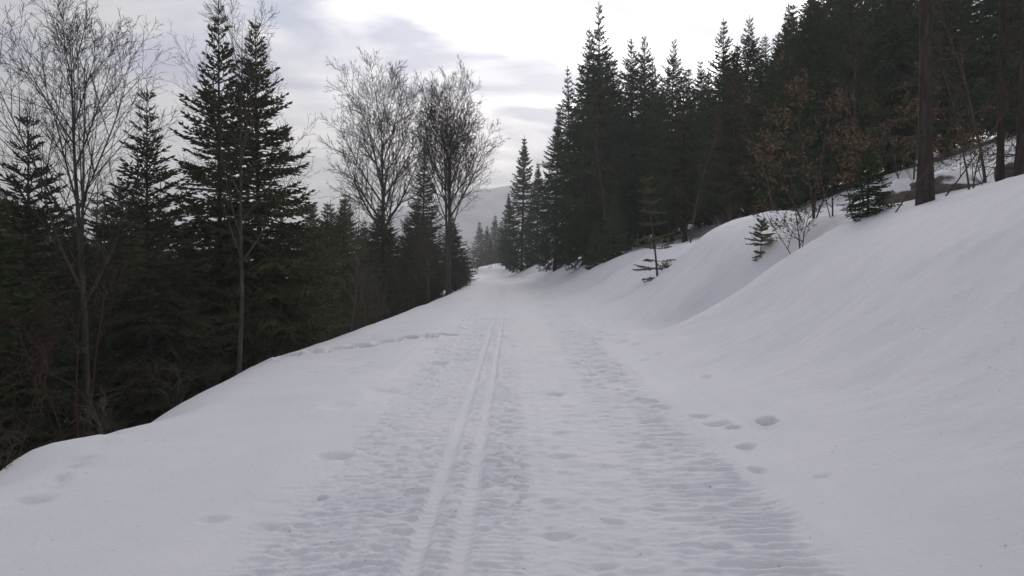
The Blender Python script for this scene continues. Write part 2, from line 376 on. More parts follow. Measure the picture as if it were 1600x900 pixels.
# ------------------------------------------------------------------ tree building
class Geo:
    """collects tubes (quads) and kites (quads) of one mesh"""
    def __init__(s): s.v = []; s.f = []; s.m = []; s.n = 0; s.tw = []
    def tube(s, pts, rad, sides, mat=0):
        k = len(pts); base = s.n
        for i in range(k):
            p = pts[i]; q = pts[min(i + 1, k - 1)]; o = pts[max(i - 1, 0)]
            tx, ty, tz = q[0] - o[0], q[1] - o[1], q[2] - o[2]
            l = math.sqrt(tx * tx + ty * ty + tz * tz) or 1; tx /= l; ty /= l; tz /= l
            if abs(tz) < 0.9: ax, ay, az_ = -ty, tx, 0.0
            else: ax, ay, az_ = 0.0, -tz, ty
            l = math.sqrt(ax * ax + ay * ay + az_ * az_) or 1; ax /= l; ay /= l; az_ /= l
            bx, by, bz = ty * az_ - tz * ay, tz * ax - tx * az_, tx * ay - ty * ax
            r = rad[i]
            for j in range(sides):
                t = 6.28318 * j / sides; c = math.cos(t) * r; d = math.sin(t) * r
                s.v.append((p[0] + ax * c + bx * d, p[1] + ay * c + by * d, p[2] + az_ * c + bz * d))
        for i in range(k - 1):
            for j in range(sides):
                a0 = base + i * sides + j; a1 = base + i * sides + (j + 1) % sides
                s.f.append((a0, a1, a1 + sides, a0 + sides)); s.m.append(mat)
        s.n += k * sides
    def twig(s, p, d, l, w): s.tw.append((p[0], p[1], p[2], d[0], d[1], d[2], l, w))
    def mesh(s, name, mats, kite_mat=1, cross=True, smooth=True):
        v = np.array(s.v, float).reshape(-1, 3); f = np.array(s.f, int).reshape(-1, 4); mi = np.array(s.m, int)
        if s.tw:
            t = np.array(s.tw); p = t[:, :3]; d = t[:, 3:6]; d = d / np.linalg.norm(d, axis=1, keepdims=True); l = t[:, 6:7]; wd = t[:, 7:8]
            rng = np.random.default_rng(len(t)); up = rng.normal(size=p.shape) * 0.5; up[:, 2] += 1
            s1 = np.cross(d, up); s1 /= np.linalg.norm(s1, axis=1, keepdims=True) + 1e-9; s2 = np.cross(d, s1)
            vs = []; fs = []; n0 = len(v); n = len(t)
            for sd_ in ((s1, s2) if cross else (s1,)):
                q = np.stack([p, p + d * l * 0.4 + sd_ * wd, p + d * l, p + d * l * 0.4 - sd_ * wd], 1).reshape(-1, 3)
                vs.append(q); fs.append(n0 + np.arange(4 * n).reshape(n, 4)); n0 += 4 * n
            v = np.concatenate([v] + vs); f2 = np.concatenate(fs); f = np.concatenate([f, f2]); mi = np.concatenate([mi, np.full(len(f2), kite_mat)])
        return mesh_np(name, v, f, mats, mi, smooth)

def trunk_mesh(name, H, r0, mat, seed, sides=10, lean=0.01, flare=1.5, rings=14):
    rd = random.Random(seed); G = Geo(); pts = []; rad = []; wx = rd.uniform(0, 6); wy = rd.uniform(0, 6)
    for i in range(rings + 1):
        t = (i / rings) ** 1.4; z = -0.35 + t * (H + 0.35)
        pts.append((lean * H * (math.sin(wx + 3 * t) - math.sin(wx)), lean * H * (math.sin(wy + 2.3 * t) - math.sin(wy)), z))
        fl = 1 + (flare - 1) * math.exp(-max(z, 0) / (r0 * 3))
        rad.append(max(r0 * (1 - t) ** 0.85 * fl, 0.004))
    G.tube(pts, rad, sides)
    def at(z):
        for i in range(rings):
            if pts[i + 1][2] >= z:
                k = (z - pts[i][2]) / (pts[i + 1][2] - pts[i][2]); return [pts[i][c] + k * (pts[i + 1][c] - pts[i][c]) for c in range(3)]
        return list(pts[-1])
    return G.mesh(name, [mat]), at

def sm1(t):
    t = min(max(t, 0.0), 1.0); return t * t * (3 - 2 * t)
def spruce(seed, H, crown0, Rmax, r0, det=1.0, dead=0.0, open_=0.0, needle_mat=None, whorl=0.36, top_pow=0.95, wmul=1.0):
    """returns [(part name, mesh)]; det: size of a needle shoot relative to 1 (bigger = coarser)"""
    rd = random.Random(seed); needle_mat = needle_mat or M_NEEDLE
    tm, at = trunk_mesh("spruce_trunk", H, r0, M_SPRUCE_BARK, seed)
    G = Geo(); z = crown0; az0 = rd.uniform(0, 6)
    while z < H - 0.028 * H:
        rel = (z - crown0) / (H - crown0)
        prof = (1 - rel) ** top_pow * min(1, 0.5 + rel * 2.2)
        nb = rd.randint(6, 8) if rel < 0.86 else 5
        for b in range(nb):
            if rd.random() < open_ * (0.2 + 1.5 * rel): continue
            L = max(Rmax * prof * rd.uniform(0.68, 1.14), 0.085 * Rmax * rd.uniform(.7, 1.2)); tw = wmul * (1 - 0.5 * sm1((rel - 0.72) / 0.25))
            az_ = az0 + 6.283 * b / nb + rd.uniform(-.3, .3)
            zz_ = z + rd.uniform(-.5, .5) * whorl * (1 - 0.9 * rel)
            el = R(-14 + 62 * rel ** 1.3 + rd.uniform(-9, 9))
            ca, sa = math.cos(az_), math.sin(az_)
            p = at(min(zz_, H - 0.02)); nst = max(3, int(L / (0.13 * det)) + 1); st = L / nst
            pts = [tuple(p)]; e = el
            for i in range(nst):
                t = (i + 1) / nst
                e += (-0.10 if t < 0.55 else 0.20) * (st / 0.13) * (0.35 + 0.6 * (1 - rel)) * 0.6
                e = max(min(e, 1.0), -0.75)
                az2 = az_ + 0.12 * math.sin(3 * t + b)
                p = (p[0] + st * math.cos(e) * math.cos(az2), p[1] + st * math.cos(e) * math.sin(az2), p[2] + st * math.sin(e))
                pts.append(p)
            rb = 0.006 + 0.009 * L
            G.tube(pts, [max(rb * (1 - i / nst), 0.003) for i in range(nst + 1)], 3)
            bare = 0.12 + 0.2 * (1 - rel) * min(1, L / 1.4)          # inner part without needles
            for i in range(1, nst + 1):
                t = i / nst
                if t < bare and rd.random() < 0.85: continue
                q = pts[i]; o = pts[i - 1]
                fx, fy, fz = (q[0] - o[0]) / st, (q[1] - o[1]) / st, (q[2] - o[2]) / st
                G.twig(o, (fx, fy, fz), st * 1.25, 0.020 * det * tw)
                for sgn in (-1, 1):
                    if rd.random() < 0.07: continue
                    TL = min(0.55 * (1 - t) * L + 0.16 * det * (0.35 + 0.65 * (1 - rel)), 0.75) * rd.uniform(0.6, 1.15)
                    ang = rd.uniform(0.75, 1.15) * sgn
                    dx = fx * math.cos(ang) - fy * math.sin(ang); dy = fx * math.sin(ang) + fy * math.cos(ang); dz = fz - rd.uniform(0.05, 0.5) * (1 - rel) + 0.1 * rel
                    ln = math.sqrt(dx * dx + dy * dy + dz * dz); dx /= ln; dy /= ln; dz /= ln
                    ns = max(1, int(TL / (0.085 * det))); ss = TL / ns; c = q
                    for j in range(ns):
                        G.twig(c, (dx, dy, dz - 0.05 * j), ss * 1.3, 0.017 * det * tw)
                        if j > 0 or ns == 1:
                            s2 = 1 if (j % 2) else -1; a2 = s2 * rd.uniform(0.6, 1.0)
                            ex = dx * math.cos(a2) - dy * math.sin(a2); ey = dx * math.sin(a2) + dy * math.cos(a2)
                            G.twig(c, (ex, ey, dz - rd.uniform(0.0, 0.5)), min(ss * 1.6, (TL - j * ss) + 0.05) * rd.uniform(.7, 1.1), 0.017 * det * tw)
                        c = (c[0] + dx * ss, c[1] + dy * ss, c[2] + dz * ss)
            G.twig(pts[-1], (pts[-1][0] - pts[-2][0], pts[-1][1] - pts[-2][1], pts[-1][2] - pts[-2][2] + 0.01), 0.12 * det * tw / wmul, 0.018 * det * tw)
        az0 += 0.6; z += whorl * rd.uniform(0.8, 1.2) * (1.0 - 0.15 * rel)
    tp = at(H - 0.02)
    for k in range(6): G.twig((tp[0], tp[1], H * (0.972 + 0.005 * k)), (rd.uniform(-.15, .15), rd.uniform(-.15, .15), 1), 0.012 * H, 0.0014 * H)
    parts = [("trunk", tm), ("crown", G.mesh("spruce_crown", [M_TWIG, needle_mat]))]
    if dead > 0:
        D = Geo(); z = 0.6
        while z < crown0 + (H - crown0) * 0.35:
            for b in range(rd.randint(2, 5)):
                L = dead * Rmax * rd.uniform(0.3, 0.95); az_ = rd.uniform(0, 6.28); e = R(rd.uniform(-32, 8)); p = tuple(at(z)); pts = [p]; n = 5; st = L / n
                for i in range(n):
                    e += rd.uniform(-.12, .10); az_ += rd.uniform(-.1, .1)
                    p = (p[0] + st * math.cos(e) * math.cos(az_), p[1] + st * math.cos(e) * math.sin(az_), p[2] + st * math.sin(e)); pts.append(p)
                D.tube(pts, [0.011 * (1 - 0.8 * i / n) for i in range(n + 1)], 3)
                for i in range(1, n + 1):
                    for sgn in (-1, 1):
                        if rd.random() < 0.3: continue
                        a2 = az_ + sgn * rd.uniform(.6, 1.2); tl = L * 0.35 * rd.uniform(.4, 1) * (1.15 - i / n); q = pts[i]; e2 = e - rd.uniform(0, .5)
                        m_ = (q[0] + .5 * tl * math.cos(e2) * math.cos(a2), q[1] + .5 * tl * math.cos(e2) * math.sin(a2), q[2] + .5 * tl * math.sin(e2))
                        q2 = (m_[0] + .5 * tl * math.cos(e2) * math.cos(a2 + .2), m_[1] + .5 * tl * math.cos(e2) * math.sin(a2 + .2), m_[2] + .5 * tl * math.sin(e2 - .3))
                        D.tube([q, m_, q2], [0.005, 0.004, 0.002], 3)
            z += rd.uniform(0.18, 0.42)
        parts.append(("dead_branches", D.mesh("spruce_dead_branches", [M_DEAD])))
    return parts

def bare_tree(seed, H, r0, limb0, limbs, limb_len, limb_ang, twig_n=(9, 6, 4), up=0.10, wob=0.10, stems=1, leaves=0, leaf_size=0.05, bark_mat=None, twig_mat=None, spread=0.12, min_r=0.0035, leaf_levels=(3, 4), twob=None, fall=0.72):
    rd = random.Random(seed); bark_mat = bark_mat or M_BEECH_BARK; twig_mat = twig_mat or M_TWIG
    parts = []; C = Geo(); LG = Geo()
    def path(p, d, L, n, upk, wb):
        pts = [tuple(p)]; d = list(d); st = L / n
        for i in range(n):
            d = [d[0] + rd.uniform(-wb, wb), d[1] + rd.uniform(-wb, wb), d[2] + rd.uniform(-wb, wb) * 0.6 + upk]
            l = math.sqrt(sum(c * c for c in d)); d = [c / l for c in d]
            p = (p[0] + d[0] * st, p[1] + d[1] * st, p[2] + d[2] * st); pts.append(p)
        return pts
    def side(dirv, ang, az_):
        d = Vector(dirv).normalized(); a = d.orthogonal().normalized(); b = d.cross(a)
        v = d * math.cos(ang) + (a * math.cos(az_) + b * math.sin(az_)) * math.sin(ang); return (v.x, v.y, v.z)
    def sub(pts, L, r, lev):
        n = len(pts) - 1; cnt = twig_n[min(lev - 2, len(twig_n) - 1)]; az_ = rd.uniform(0, 6)
        for k in range(cnt):
            t = 0.18 + 0.82 * (k + rd.random()) / cnt; i = min(int(t * n), n - 1); fr = t * n - i
            q = tuple(pts[i][c] + fr * (pts[i + 1][c] - pts[i][c]) for c in range(3)); dv = [pts[i + 1][c] - pts[i][c] for c in range(3)]
            az_ += 2.4 + rd.uniform(-.5, .5)
            d = side(dv, R(rd.uniform(24, 48)), az_); l2 = L * (0.62 - 0.34 * t) * rd.uniform(0.6, 1.15)
            if l2 < 0.05: continue
            r2 = max(min(r * (1 - 0.75 * t) * 0.6, 0.02 * l2 + 0.002), min_r); m = 4 if lev == 2 else (3 if lev == 3 else 2)
            pp = path(q, d, l2, m, up * 0.6, wob * 0.5)
            C.tube(pp, [max(r2 * (1 - 0.7 * j / m), min_r * 0.7) for j in range(m + 1)], 4 if lev == 2 else 3)
            if leaves and lev in leaf_levels:
                for _ in range(leaves):
                    jj = rd.randint(0, m - 1); f_ = rd.random(); e = tuple(pp[jj][c] + f_ * (pp[jj + 1][c] - pp[jj][c]) for c in range(3))
                    LG.twig(e, (rd.uniform(-1, 1), rd.uniform(-1, 1), rd.uniform(-1.2, .3)), leaf_size * rd.uniform(.7, 1.2), leaf_size * 0.28)
            if lev - 1 < len(twig_n): sub(pp, l2, r2, lev + 1)
    for s in range(stems):
        d0 = (rd.uniform(-spread, spread), rd.uniform(-spread, spread), 1) if s or stems == 1 else (0.02, 0, 1)
        Hs = H * (1 if s == 0 else rd.uniform(.78, .97)); rs_ = r0 * (1 if s == 0 else rd.uniform(.55, .85))
        p0 = (rd.uniform(-.12, .12) * (s > 0), rd.uniform(-.12, .12) * (s > 0), -0.4)
        n = 16; tr = path(p0, d0, Hs + 0.4, n, 0.05, wob * 0.42 if twob is None else twob)
        T = Geo(); T.tube(tr, [max(rs_ * (1 - i / n) ** 0.8 * (1 + 0.45 * math.exp(-i * 0.8)), min_r) for i in range(n + 1)], 9)
        parts.append(("trunk", T.mesh("bare_trunk", [bark_mat])))
        az_ = rd.uniform(0, 6); nl = max(3, int(limbs * (1 if s == 0 else .6)))
        for k in range(nl):
            t = limb0 + (0.97 - limb0) * (k + rd.random() * .8) / nl; i = min(int(t * n), n - 1); fr = t * n - i
            q = tuple(tr[i][c] + fr * (tr[i + 1][c] - tr[i][c]) for c in range(3)); dv = [tr[i + 1][c] - tr[i][c] for c in range(3)]
            az_ += 2.4 + rd.uniform(-.4, .4); ang = R(limb_ang * rd.uniform(.8, 1.2) * (1.1 - 0.35 * t))
            L = limb_len * (1.08 - fall * (t - limb0) / (1 - limb0)) * rd.uniform(.75, 1.1)
            pp = path(q, side(dv, ang, az_), L, 8, up, wob); rl = max(rs_ * (1 - t) ** 0.7 * 0.58, 0.010)
            LM = Geo(); LM.tube(pp, [max(rl * (1 - j / 8) ** 0.8, min_r) for j in range(9)], 6)
            parts.append(("limb", LM.mesh("bare_limb", [bark_mat]))); sub(pp, L, rl, 2)
        sub(tr[-7:], H * 0.13, 0.012, 2)
    parts.append(("crown", C.mesh("bare_crown", [twig_mat])))
    if leaves: parts.append(("leaves", LG.mesh("withered_leaves", [M_LEAF], kite_mat=0, cross=False)))
    return parts

# ------------------------------------------------------------------ placing
def ray(px, py, d):
    """point at depth d (metres along +Y) seen at photo position px, py"""
    fx, fy, fz = px - 800, 1200 * math.cos(TILT) + (450 - py) * math.sin(TILT), -1200 * math.sin(TILT) + (450 - py) * math.cos(TILT)
    k = d / fy; return fx * k, d, EYE + fz * k
HIDDEN = set([(-44.3, 69.3), (-43.3, 65.7), (-40.6, 69.7), (-38.6, 55.9), (-38.1, 71.8), (-37.4, 63.8), (-37.1, 53.2), (-36.4, 59.8), (-33.9, 59.8), (-31.5, 72.0), (-30.6, 63.2), (-29.3, 65.7), (-28.7, 73.8), (-28.3, 71.9), (-27.4, 43.7), (-26.4, 38.4), (-26.1, 41.3), (-25.1, 54.8), (-22.3, 37.1), (-22.3, 46.7), (-21.7, 59.0), (-20.4, 57.2), (-19.6, 42.5), (-18.7, 62.0), (-18.1, 48.3), (-18.1, 67.8), (-16.7, 46.8), (-15.8, 44.3), (-15.2, 57.8), (-15.0, 64.3), (-14.0, 55.5), (-13.4, 51.4), (-13.3, 38.6), (-12.5, 45.1), (-12.4, 17.4), (-12.0, 66.7), (-11.7, 19.0), (-11.4, 16.5), (-11.1, 14.6), (-10.6, 46.6), (-10.3, 13.5), (-10.0, 15.3), (-10.0, 39.3), (-9.3, 12.3), (-9.3, 13.1), (-9.2, 111.7), (-9.1, 106.0), (-9.0, 15.0), (-8.3, 99.2), (-7.9, 56.1), (-7.8, 59.5), (-7.8, 109.8), (-7.7, 51.2), (-7.6, 58.2), (-7.5, 44.9), (-7.4, 41.5), (-7.3, 19.8), (-7.3, 25.3), (-7.3, 52.4), (-7.2, 21.2), (-7.2, 46.3), (-7.1, 33.4), (-7.1, 35.0), (-7.1, 40.5), (-7.1, 42.7), (-6.9, 26.2), (-6.9, 39.6), (-6.9, 57.4), (-6.7, 37.4), (-6.7, 38.4), (-6.5, 47.7), (-6.4, 32.6), (-6.4, 104.4), (-6.3, 56.0), (-6.2, 48.8), (-5.8, 35.9), (-5.8, 44.6), (-5.7, 42.0), (-5.7, 54.8), (-5.5, 40.2), (-5.4, 57.0), (-0.4, 102.7), (-0.0, 101.0), (0.1, 106.8), (9.0, 68.9), (20.3, 58.7), (22.7, 78.3), (22.8, 73.3), (23.4, 62.3), (24.7, 49.7), (25.5, 75.8), (26.1, 39.7), (26.1, 79.0), (26.3, 37.3), (26.8, 45.7), (28.1, 65.9), (28.5, 56.6), (28.6, 60.2), (28.9, 40.9), (29.0, 43.9), (29.2, 69.0), (29.5, 75.9), (31.6, 45.6), (31.6, 67.7), (32.7, 61.4), (32.9, 76.2), (33.0, 56.8), (33.1, 70.8), (33.8, 78.6), (34.6, 65.2), (35.1, 72.9), (35.4, 67.9), (36.8, 74.9), (37.6, 63.8), (39.6, 78.6), (40.5, 76.4), (42.8, 78.0), (45.7, 79.1), (48.5, 79.7)])          # spots of forest trees that nothing of would show: left out
def thing(name, parts, x, y, scale, rz, label, cat, group=None, z=None, tilt=(0, 0), sxy=1.0):
    if (round(x, 1), round(y, 1)) in HIDDEN: return None
    e = bpy.data.objects.new(name, None); COL.objects.link(e); e.empty_display_size = 0.3
    e.location = (x, y, gz(x, y) - 0.04 if z is None else z); e.rotation_euler = (tilt[0], tilt[1], rz); e.scale = (scale * sxy, scale * sxy, scale)
    e["label"] = label; e["category"] = cat
    if group: e["group"] = group
    stem = None; crown = None
    for n, me in parts:
        c = bpy.data.objects.new(n, me); COL.objects.link(c); c.parent = e
        if n == "trunk": stem = c
        elif n == "crown": crown = c
        elif n in ("limb", "branch", "dead_branches") and stem: c.parent = stem      # grows from the stem: a sub-part
        elif n == "leaves": c["kind"] = "stuff"; c.parent = crown or e
    return e
def by_top(name, kind, px, py, d, rz, label, cat, group=None, sxy=1.0, tilt=(0, 0)):
    parts, H = kind; x, y, zt = ray(px, py, d); zb = gz(x, y) - 0.04
    return thing(name, parts, x, y, (zt - zb) / H, rz, label, cat, group, sxy=sxy, tilt=tilt)

rg = random.Random(11)
# --- spruce kinds (parts, height)
M_NEEDLE_LEFT = needle('grey_green_spruce_needles', (0.036, 0.048, 0.020), (0.062, 0.076, 0.032), (0.095, 0.105, 0.05))
S_OPEN = (spruce(1, 8.5, 0.6, 2.3, 0.085, det=1.1, open_=0.16, dead=0.6, whorl=0.22, wmul=1.1, needle_mat=M_NEEDLE_LEFT), 8.5)
S_OPEN2 = (spruce(2, 8.5, 0.5, 2.6, 0.09, det=1.15, open_=0.08, dead=0.5, whorl=0.20, wmul=1.15, needle_mat=M_NEEDLE_LEFT), 8.5)
M_NEEDLE_OLIVE = needle('olive_spruce_needles', (0.0653, 0.0798, 0.0261), (0.1087, 0.1232, 0.0406), (0.1595, 0.1668, 0.0580))
S_OLIVE = (spruce(14, 8.5, 0.5, 2.7, 0.09, det=1.3, open_=0.1, dead=0.5, whorl=0.26, wmul=1.1, needle_mat=M_NEEDLE_OLIVE), 8.5)
S_YOUNG = (spruce(3, 6.3, 0.6, 1.7, 0.06, det=1.0, open_=0.20, dead=0.6, needle_mat=M_NEEDLE_DULL, whorl=0.21), 6.3)
S_EDGE = (spruce(4, 17, 1.0, 4.0, 0.18, det=1.9, open_=0.10, whorl=0.37, dead=0.5, wmul=1.15), 17)
S_EDGE2 = (spruce(5, 17, 1.6, 3.6, 0.17, det=1.9, open_=0.16, whorl=0.39, dead=0.6, wmul=1.15), 17)
S_EDGE3 = (spruce(12, 15, 2.6, 3.9, 0.15, det=1.9, open_=0.12, whorl=0.40, dead=0.75, wmul=1.15), 15)
S_INNER = (spruce(6, 16, 3.4, 3.0, 0.15, det=2.4, open_=0.08, whorl=0.5, dead=0.85, needle_mat=M_NEEDLE_DULL), 16)
S_FAR = (spruce(7, 14, 0.6, 3.0, 0.16, det=2.5, open_=0.0, whorl=0.40, wmul=1.2), 14)

# --- right forest edge
G_EDGE = "spruces along the right forest edge"
edge = [
 (815, 212, 84, S_FAR, "dark narrow pointed spruce at the far end of the right forest, by the bend", 1.0),
 (838, 252, 90, S_FAR, "short spruce tip between the far narrow spruce and the tall forest edge", 1.0),
 (797, 300, 95, S_FAR, "low dark spruce leaning out left of the far narrow spruce", 1.0),
 (868, 170, 64, S_EDGE, "spruce forming the low left flank of the tall right forest", 1.0),
 (890, 105, 58, S_EDGE2, "spruce on the left slope of the tall group, below the twin tips", 1.1),
 (915, 40, 50, S_EDGE, "left and lower of the twin tall tips of the right forest", 1.0),
 (940, 2, 47, S_EDGE2, "tallest spruce of the group, its tip reaching the top of the picture", 1.1),
 (984, 58, 48, S_EDGE3, "spruce just right of the tallest tip, thick rounded top", 1.0),
 (1004, 52, 53, S_EDGE3, "slim spruce tip behind and right of the thick rounded top", 1.0),
 (1052, 57, 44, S_EDGE3, "lone spruce tip standing before the blue patch of sky", 0.9),
 (1072, 108, 41, S_EDGE3, "blunt spruce right of the lone tip before the blue patch", 1.2),
 (1095, 92, 56, S_EDGE3, "small distant spruce tip in the dip of the treeline", 1.0),
 (1134, 28, 38, S_EDGE3, "left of the pair of dark tips right of the treeline dip", 0.95),
 (1170, 24, 37, S_EDGE3, "right of the pair of dark tips right of the treeline dip", 1.1),
 (1196, 52, 41, S_EDGE, "lower spruce tip right of the dark pair", 1.0),
 (1232, 2, 34, S_EDGE2, "dense spruce where the treeline rises out of the picture", 1.2),
 (1275, -50, 35, S_EDGE, "broad dark spruce rising out of the picture above the brown beech bush", 1.1),
 (1330, -90, 33, S_EDGE2, "broad dark spruce rising out of the picture above the round bushy spruce", 1.2),
 (1400, -130, 34, S_EDGE, "dark spruce behind the stout bare trunk", 1.1),
 (1490, -150, 32, S_EDGE2, "dark spruce between the stout trunk and the two trunks at the right border", 1.2),
 (962, 92, 58, S_EDGE, "spruce top tucked between the tallest tip and the thick rounded top", 1.2),
 (1026, 98, 58, S_EDGE, "spruce top between the slim tip and the lone tip before the blue patch", 1.25),
 (1040, 122, 47, S_EDGE3, "low dark spruce just left of the lone tip before the blue patch", 1.25),
 (1112, 112, 50, S_EDGE, "dark spruce top filling the right side of the treeline dip", 1.3),
 (1152, 70, 46, S_EDGE, "spruce top showing between the pair of dark tips", 1.25),
 (1214, 50, 42, S_EDGE, "spruce top between the lower tip and the dense spruce where the treeline rises", 1.3),
 (1590, -180, 31, S_EDGE, "dark spruce behind the trunks at the right border", 1.2),
]
taken = []
for px, py, d, kd, lab, sxy in edge:
    o = by_top("spruce_tree", kd, px, py, d, rg.uniform(0, 6), lab, "spruce", G_EDGE, sxy=sxy); taken.append((o.location.x, o.location.y))
# --- inner forest, alike
def fill(n, ux, yy, kinds, hr, lab, cat, group, gap, seed, name="spruce_tree", keep=None, sxy=(0.95, 1.15)):
    rf = random.Random(seed); c = 0
    for _ in range(n * 30):
        if c >= n: break
        y_ = rf.uniform(*yy); x_ = float(xc(y_)) + rf.uniform(*ux)
        if keep and not keep(x_, y_): continue
        if any((x_ - a_) ** 2 + (y_ - b_) ** 2 < gap * gap for a_, b_ in taken): continue
        taken.append((x_, y_)); kd = rf.choice(kinds)
        thing(name, kd[0], x_, y_, rf.uniform(*hr) / kd[1], rf.uniform(0, 6), lab if isinstance(lab, str) else lab(800 + 1200 * x_ / y_), cat, group, sxy=rf.uniform(*sxy)); c += 1
infr = lambda x_, y_: abs(x_) < 0.78 * y_
TLX = [800, 850, 890, 915, 940, 985, 1050, 1095, 1130, 1200, 1240, 1300, 1700]
TLY = [330, 255, 130, 75, 60, 90, 95, 105, 60, 50, 0, -80, -200]
def forest(n, yy, aa, kinds, lab, group, gap, seed, keep):
    rf = random.Random(seed); c = 0
    for _ in range(4000):
        if c >= n: break
        y_ = rf.uniform(*yy); a_ = rf.uniform(*aa); x_ = a_ * y_
        if not keep(x_, y_) or any((x_ - p_) ** 2 + (y_ - q_) ** 2 < gap * gap for p_, q_ in taken): continue
        taken.append((x_, y_)); px = 800 + 1200 * a_; c += 1
        top = float(np.interp(px, TLX, TLY)) + rf.uniform(0, 45)
        by_top("spruce_tree", rf.choice(kinds), px, top, y_, rf.uniform(0, 6), lab(px), "spruce", group, sxy=rf.uniform(1.1, 1.35))
def zone(px, table):
    for lim, txt in table:
        if px < lim: return txt
ZR = [(900, "behind its low left flank"), (965, "behind the twin tall tips"), (1030, "behind the thick rounded top"), (1085, "behind the lone tip"), (1120, "in the dip of the treeline"), (1180, "behind the pair of dark tips"), (1250, "behind the thin arching bare tree"), (1320, "behind the leaning brown beech"), (1430, "left of the stout trunk"), (1530, "right of the stout trunk"), (9999, "near the right border")]
forest(62, (30, 80), (0.04, 0.62), [S_INNER, S_INNER, S_EDGE2], lambda px: "shaded spruce deep in the forest " + zone(px, ZR), "spruces inside the right forest", 2.3, 3, lambda x_, y_: x_ - float(xc(y_)) > 8.5 and y_ > 26 + 24 * x_ / y_)
forest(18, (31, 46), (0.34, 0.72), [S_INNER, S_EDGE2], lambda px: "dark spruce up the snowy hillside " + zone(px, ZR), "spruces up the right hillside", 2.4, 4, lambda x_, y_: True)

# --- bare trunks on the bank crest, right foreground
def by_base(name, kind, px, py, d, scale, rz, label, cat, group=None, sxy=1.0, tilt=(0, 0)):
    x, y, z = ray(px, py, d)
    return thing(name, kind[0], x, y, scale, rz, label, cat, group, sxy=sxy, tilt=tilt)
S_STOUT = (spruce(8, 18, 5.0, 2.4, 0.135, det=1.7, whorl=0.5, dead=0.55, needle_mat=M_NEEDLE_DULL), 18)
by_base("spruce_tree", S_STOUT, 1446, 305, 11.4, 1.0, 0.3, "stout straight spruce trunk standing on the snow bank crest", "spruce", "spruce trunks on the bank crest", sxy=0.72)
by_base("spruce_tree", S_STOUT, 1563, 287, 11.6, 0.86, 2.0, "slimmer spruce trunk left of the one cut by the right border", "spruce", "spruce trunks on the bank crest", sxy=0.46)
by_base("spruce_tree", S_STOUT, 1597, 272, 11.3, 0.95, 4.0, "dark spruce trunk at the very right border", "spruce", "spruce trunks on the bank crest", sxy=0.75)

# --- small trees on the bank
S_BUSH = (spruce(9, 1.9, 0.02, 0.72, 0.03, det=0.55, whorl=0.085, wmul=1.0, top_pow=0.7, open_=0.3), 1.9)
S_BUSH2 = (spruce(10, 3.2, 0.04, 1.25, 0.04, det=0.85, whorl=0.14, wmul=1.1, needle_mat=M_NEEDLE_FRESH), 3.2)
by_base("young_spruce", S_BUSH, 1356, 333, 12.3, 0.60, 0.4, "small bushy dark spruce rooted on the bank crest left of the stout trunk", "young spruce", sxy=1.2)
by_base("young_spruce", S_BUSH2, 958, 402, 41, 1.15, 1.1, "bushy green young spruce at the foot of the right forest edge", "young spruce", sxy=0.95)
by_base("young_spruce", S_BUSH2, 930, 404, 44, 0.85, 2.1, "smaller half hidden spruce left of the bushy green one", "young spruce", sxy=1.0)

def sapling(seed, H, whorls, rad, lean, bend, basal, needle_mat, det):
    """young spruce with few separate branches; every branch is its own mesh"""
    rd = random.Random(seed); parts = []
    st = [(lean[0] * t * H + bend * math.sin(t * 3) * .1, lean[1] * t * H, -0.1 + t * (H + .1)) for t in [i / 10 for i in range(11)]]
    T = Geo(); T.tube(st, [0.016 * H * (1 - 0.8 * i / 10) * .7 + .003 for i in range(11)], 7); parts.append(("trunk", T.mesh("sapling_trunk", [M_DEAD])))
    def br(p, az_, el, L, dens):
        G = Geo(); n = max(4, int(L / 0.07)); s_ = L / n; pts = [p]; e = el
        for i in range(n):
            e += rd.uniform(-.05, .09); p = (p[0] + s_ * math.cos(e) * math.cos(az_), p[1] + s_ * math.cos(e) * math.sin(az_), p[2] + s_ * math.sin(e)); pts.append(p)
        G.tube(pts, [0.006 * (1 - .7 * i / n) for i in range(n + 1)], 4)
        for i in range(1, n + 1):
            q, o = pts[i], pts[i - 1]; d = (q[0] - o[0], q[1] - o[1], q[2] - o[2])
            if i / n < 0.25: continue
            def brush(a_, dd, l_):
                k = max(4, int(l_ / 0.008 / det))
                dl = math.sqrt(sum(c * c for c in dd)); dd = [c / dl for c in dd]
                for j in range(int(k * dens)):
                    t = rd.random() * l_; G.twig((a_[0] + dd[0] * t, a_[1] + dd[1] * t, a_[2] + dd[2] * t), (dd[0] + rd.uniform(-.9, .9), dd[1] + rd.uniform(-.9, .9), dd[2] + rd.uniform(-.7, .9)), 0.030 * det, 0.0055 * det)
            brush(o, d, s_)
            for sgn in (-1, 1):
                if rd.random() < .25: continue
                a2 = az_ + sgn * rd.uniform(.7, 1.1); l2 = L * .42 * (1.1 - i / n) + .03; dd = (math.cos(a2), math.sin(a2), math.tan(e) * .6 + rd.uniform(-.2, .1))
                dl = math.sqrt(sum(c * c for c in dd)); G.tube([q, tuple(q[c] + dd[c] / dl * l2 for c in range(3))], [.003, .002], 3); brush(q, dd, l2)
        parts.append(("branch", G.mesh("sapling_branch", [M_DEAD, needle_mat])))
    for zf, nb, L, el, dens in whorls:
        a0 = rd.uniform(0, 6)
        for b in range(nb):
            t = zf * 10; i = min(int(t), 9); fr = t - i; p = tuple(st[i][c] + fr * (st[i + 1][c] - st[i][c]) for c in range(3))
            br(p, a0 + 6.283 * b / nb + rd.uniform(-.3, .3), el + rd.uniform(-.15, .15), L * rd.uniform(.75, 1.15) * rad, dens)
    return parts
